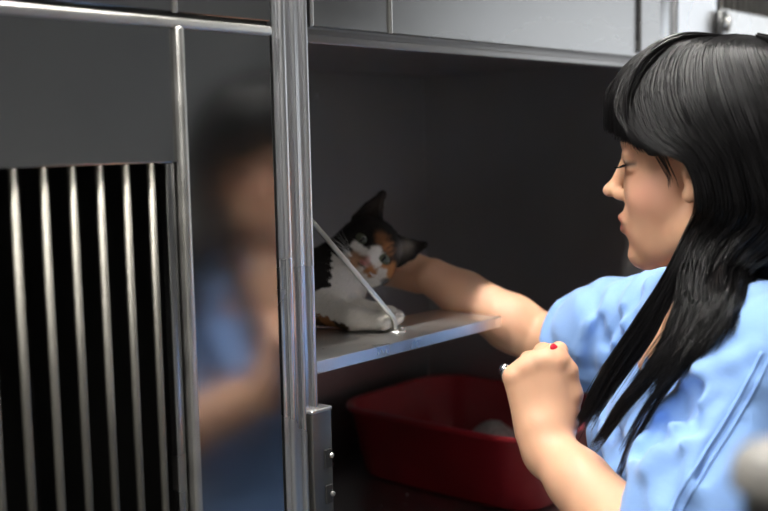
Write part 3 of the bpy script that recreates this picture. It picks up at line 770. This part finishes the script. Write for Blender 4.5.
pd = unit(np.array([RH[0], RH[1], 0])*.9+FH*-.3)
leg(CH+np.array([.0, -.015, -.006]), W(326, 309, 1.38), W(354, 319, 1.34), PWA, pd)
leg(CH+np.array([.02, .02, -.01]), W(340, 304, 1.42), W(366, 314, 1.39), PWB, pd)
cf.a[:, :, :max(0, int(math.ceil((ZS+.001-cf.lo[2])/cf.h)))] = .01
tl = [RP+np.array([.03, .035, -.03]), np.array([.935, .38, ZS+.012]), np.array([.945, .33, ZS+.011]), np.array([.942, .28, ZS+.011])]
cf.chain(tl, [.014, .011, .010, .008], .008)
P, Q = cf.polys(1)
def coat(P):
    """calico coat: white chest, muzzle and paws, black and orange patches"""
    q = (P-C0) @ CA; u, v, n = q[:, 0]*1000/1.36, q[:, 1]*1000/1.36, q[:, 2]*1000   # 1 unit = 1.36 mm across the face
    wb = 1.3*np.sin(P[:, 0]*410+2*np.sin(P[:, 2]*300))+1.1*np.sin(P[:, 2]*520+P[:, 1]*330); wob = RNG.normal(0, .9, len(P))+1.3*np.sin(P[:, 0]*410+2*np.sin(P[:, 2]*300))+1.1*np.sin(P[:, 2]*520+P[:, 1]*330)
    black = np.array([.012, .010, .009]); white = np.array([.66, .62, .56]); orange = np.array([.34, .145, .055]); tan = np.array([.36, .20, .12]); pink = np.array([.40, .20, .17])
    c = np.tile(black, (len(P), 1))
    def sp(cx, cy, rx, ry, colr, soft=.25, a=0, front=True, amt=1.):
        nonlocal c
        ca, sa = math.cos(math.radians(a)), math.sin(math.radians(a)); x = u-cx+wob*.6; y = v-cy+wob*.5
        d = np.sqrt(((x*ca+y*sa)/rx)**2+((-x*sa+y*ca)/ry)**2)
        m_ = (1-sstep(1-soft, 1+soft, d))*(amt)
        if front: m_ = m_*sstep(-5, 6, n)
        c = c*(1-m_[:, None])+colr*m_[:, None]
    OX, OY = 2.0, 4.5      # face marks are measured from between the eyes
    def s2(cx, cy, *a, **k): sp(cx+OX, cy+OY, *a, **k)
    head = (np.abs(u) < 40) & (v > -34)
    sp(-7, -22, 14, 9, white)                    # muzzle and chin
    sp(8, -24, 16, 11, white)
    s2(18, -24, 9, 9, white)
    s2(-13, -10, 9, 5, white)
    s2(24, -6, 11, 9, orange)
    s2(20, -14, 7, 6, white*.8)
    s2(0, 12, 9, 6, orange*.7, soft=.6, amt=.7); s2(8, 10, 6, 5, orange, soft=.5, amt=.8); s2(13, 6, 5, 4, orange*.8, soft=.5, amt=.7)
    s2(1, -4, 7, 9, white, a=-20)                # blaze
    s2(9, -7, 5, 9, white)
    s2(-9, -21, 8, 8, tan, soft=.4); s2(10, -19, 6.5, 6.5, orange*.9, soft=.4)
    s2(0, -14, 4.5, 5, pink, soft=.5, amt=.8)
    s2(-1, -20.5, 5.5, .9, black, soft=.6, amt=.7)
    s2(29, -17, 4, 4, black)
    for k_ in range(4): s2(5+4*k_, 15-3.2*k_, .9, 5, black, soft=.6, a=-15*k_, amt=.7)
    s2(14.5, 0, 6.5, 4.2, black, soft=.2); s2(-14.5, 0, 6.5, 4.5, black, soft=.2)
    # inner ears paler
    e1 = np.exp(-((u+24)/7)**2-((v-38)/12)**2)*sstep(-30, -18, n)*.35; c = c*(1-e1[:, None])+np.array([.16, .12, .10])*e1[:, None]
    e2 = np.exp(-((u-25)/7)**2-((v-25)/9)**2)*sstep(-30, -18, n)*.8; c = c*(1-e2[:, None])+np.array([.34, .30, .27])*e2[:, None]
    # body: black patch over the back and shoulder, white chest and fore legs, orange on the belly
    bodym = (v < -30) | (P[:, 2] < 1.302) | (q[:, 2] < -.055) | (P[:, 0] < C0[0]-.055)
    r_ = (P-CAM); dd = r_ @ CF; lx = P[:, 0]+.3*P[:, 1]
    w_ = np.tile(white, (len(P), 1))
    pat = (P[:, 2]+.0012*wb > 1.305+.10*np.maximum(P[:, 0]-.955, 0)*10*.25) & ((P-CH) @ RH < .020+.0014*wb); w_[pat] = black
    pat2 = (P[:, 1] > .235+.003*wob); w_[pat2] = black
    pat3 = (P[:, 2] < ZS+.020+.0008*wb-.25*np.clip((P-CH) @ RH, 0, 1)) & ((P-CH) @ RH < .045); w_[pat3] = np.array([.05, .03, .015])
    pat4 = pat3 & (np.sin(P[:, 1]*120+P[:, 0]*90) > .3); w_[pat4] = orange*.8
    pat5 = (P[:, 1] > .30) & (P[:, 2] > 1.32); w_[pat5] = orange
    c[bodym] = w_[bodym]
    return c
put_cat = root('cat', 'calico cat with black, orange and white fur lying on the shelf, head tilted', 'cat', (.95, .15, ZS))
cat_body = put('body', np_mesh('body', P, Q, coat(P)), M['catskin'], put_cat, True)
# fur strands over the whole coat
me = cat_body.data; nv = len(P)
nr = np.zeros(nv*3, np.float32); me.vertices.foreach_get('normal', nr); nr = nr.reshape(-1, 3)
cen = P.mean(0)
def fur(n, ln, rad):
    k = RNG.integers(0, nv, n); p = P[k]+RNG.normal(0, .0008, (n, 3)); N_ = nr[k]
    q = (p-C0) @ CA; inhead = (np.linalg.norm(q*np.array([1, .9, 1]), axis=1) < .060)
    fl = np.where(inhead[:, None], (p-Cd(0, -.016, .05)), -np.tile(np.array([.2, -.8, .5]), (n, 1)))
    fl = fl-N_*np.sum(fl*N_, 1, keepdims=True); fl /= np.linalg.norm(fl, axis=1, keepdims=True)+1e-6
    earm = inhead & (q[:, 1] > .042)
    eyem = (np.abs(np.abs(q[:, 0])-.0195) < .010) & (np.abs(q[:, 1]-.004) < .0075) & (q[:, 2] > .01)
    nosem = (np.abs(q[:, 0]) < .006) & (np.abs(q[:, 1]+.018) < .005) & (q[:, 2] > .035)
    paw = (p[:, 2] < ZS+.03) & (p[:, 1] < .13)
    L_ = ln*RNG.uniform(.6, 1.2, n); L_ = np.where(inhead, L_*.55, L_); L_ = np.where(earm, L_*.6, L_); L_ = np.where(paw, L_*.45, L_); L_ = np.where(eyem | nosem, L_*.05, L_)
    d = unit_rows(N_*.45+fl*.9+RNG.normal(0, .16, (n, 3)))
    mid = p+d*L_[:, None]*.5; tipp = p+unit_rows(d-N_*.22+np.array([0, 0, -.06]))*L_[:, None]
    sd = unit_rows(np.cross(d, N_)+RNG.normal(0, .3, (n, 3)))*rad
    V = np.stack([p-sd, p+sd, mid+sd*.8, mid-sd*.8, tipp+sd*.15, tipp-sd*.15], 1).reshape(-1, 3)
    i0 = np.arange(n)*6; Qf = np.concatenate([np.stack([i0, i0+1, i0+2, i0+3], 1), np.stack([i0+3, i0+2, i0+4, i0+5], 1)])
    cc = coat(p)*RNG.uniform(.75, 1.2, (n, 1)); cc = np.repeat(cc, 6, 0)
    V[:, 2] = np.maximum(V[:, 2], ZS+.0008)
    return V, Qf, np.clip(cc, 0, .8)
def unit_rows(a): return a/(np.linalg.norm(a, axis=1, keepdims=True)+1e-9)
V, Qf, cc = fur(90000, .0105, .00028)
put('fur', np_mesh('fur', V, Qf, cc), M['fur'], put_cat)
# eyes, nose, whiskers
for s_ in (1, -1):
    c = Cd(s_*.0192, .0035, .0262)
    mx = Matrix(np.stack([unit(CE+CV*s_*.12), unit(CV-CE*s_*.12), CN], 1).tolist()).to_4x4()
    e = B().sphere(tuple(c), .0096, 24, (1.05, .78, .92), mx).make('eye', M['cat_iris'], put_cat, True)
    g = unit(CN*.95-CE*.08+CV*.05); mx = Matrix(np.stack([CE, CV, CN], 1).tolist()).to_4x4()
    B().sphere(tuple(c+g*.0045), .0052, 16, (.85, 1.05, .9), mx).make('pupil', M['pupil'], e, True)
mx = Matrix(CA.tolist()).to_4x4()
B().sphere(tuple(Cd(0, -.0175, .0500)), .0048, 16, (1.15, .7, .7), mx).make('nose', M['nose'], put_cat, True)
rr = random.Random(8)
for s_ in (1, -1):
    b = B()
    for k in range(8):
        p0 = Cd(s_*(.012+.002*(k % 3)), -.020-.0016*(k//2), .046); a = math.radians(-28+9*k+rr.uniform(-4, 4)); L_ = rr.uniform(.035, .05)
        p2 = p0+CE*s_*math.cos(a)*L_+CV*math.sin(a)*L_*.8+CN*.004; p1 = (p0+p2)/2+CV*.003+CN*.006
        b.tube([tuple(p0), tuple(p1), tuple(p2)], [.00022, .00016, .00006], 4)
    b.make('whiskers', M['eye_white'], put_cat)

# ================================================================== blurred rubber-capped rail end standing close to the photographer
kp = W(776, 478, .42)
ps = root('support_stand', 'out of focus stand with a pale rounded rubber cap close to the camera', 'stand', (float(kp[0]), float(kp[1]), 0))
b = B(); b.lathe((kp[0], kp[1], 0), [(.13, 0), (.13, .012), (.05, .03), (.016, .05), (.0125, .06), (.0125, kp[2]-.006), (.0150, kp[2]-.004)], 32); b.make('pole', M['blackmetal'], ps, True)
B().lathe((kp[0], kp[1], kp[2]-.006), [(.0150, 0), (.0172, .002), (.0176, .007), (.0165, .013), (.0135, .0175), (.008, .0205), (.002, .0215)], 32).make('rubber_cap', M['grip'], ps, True)
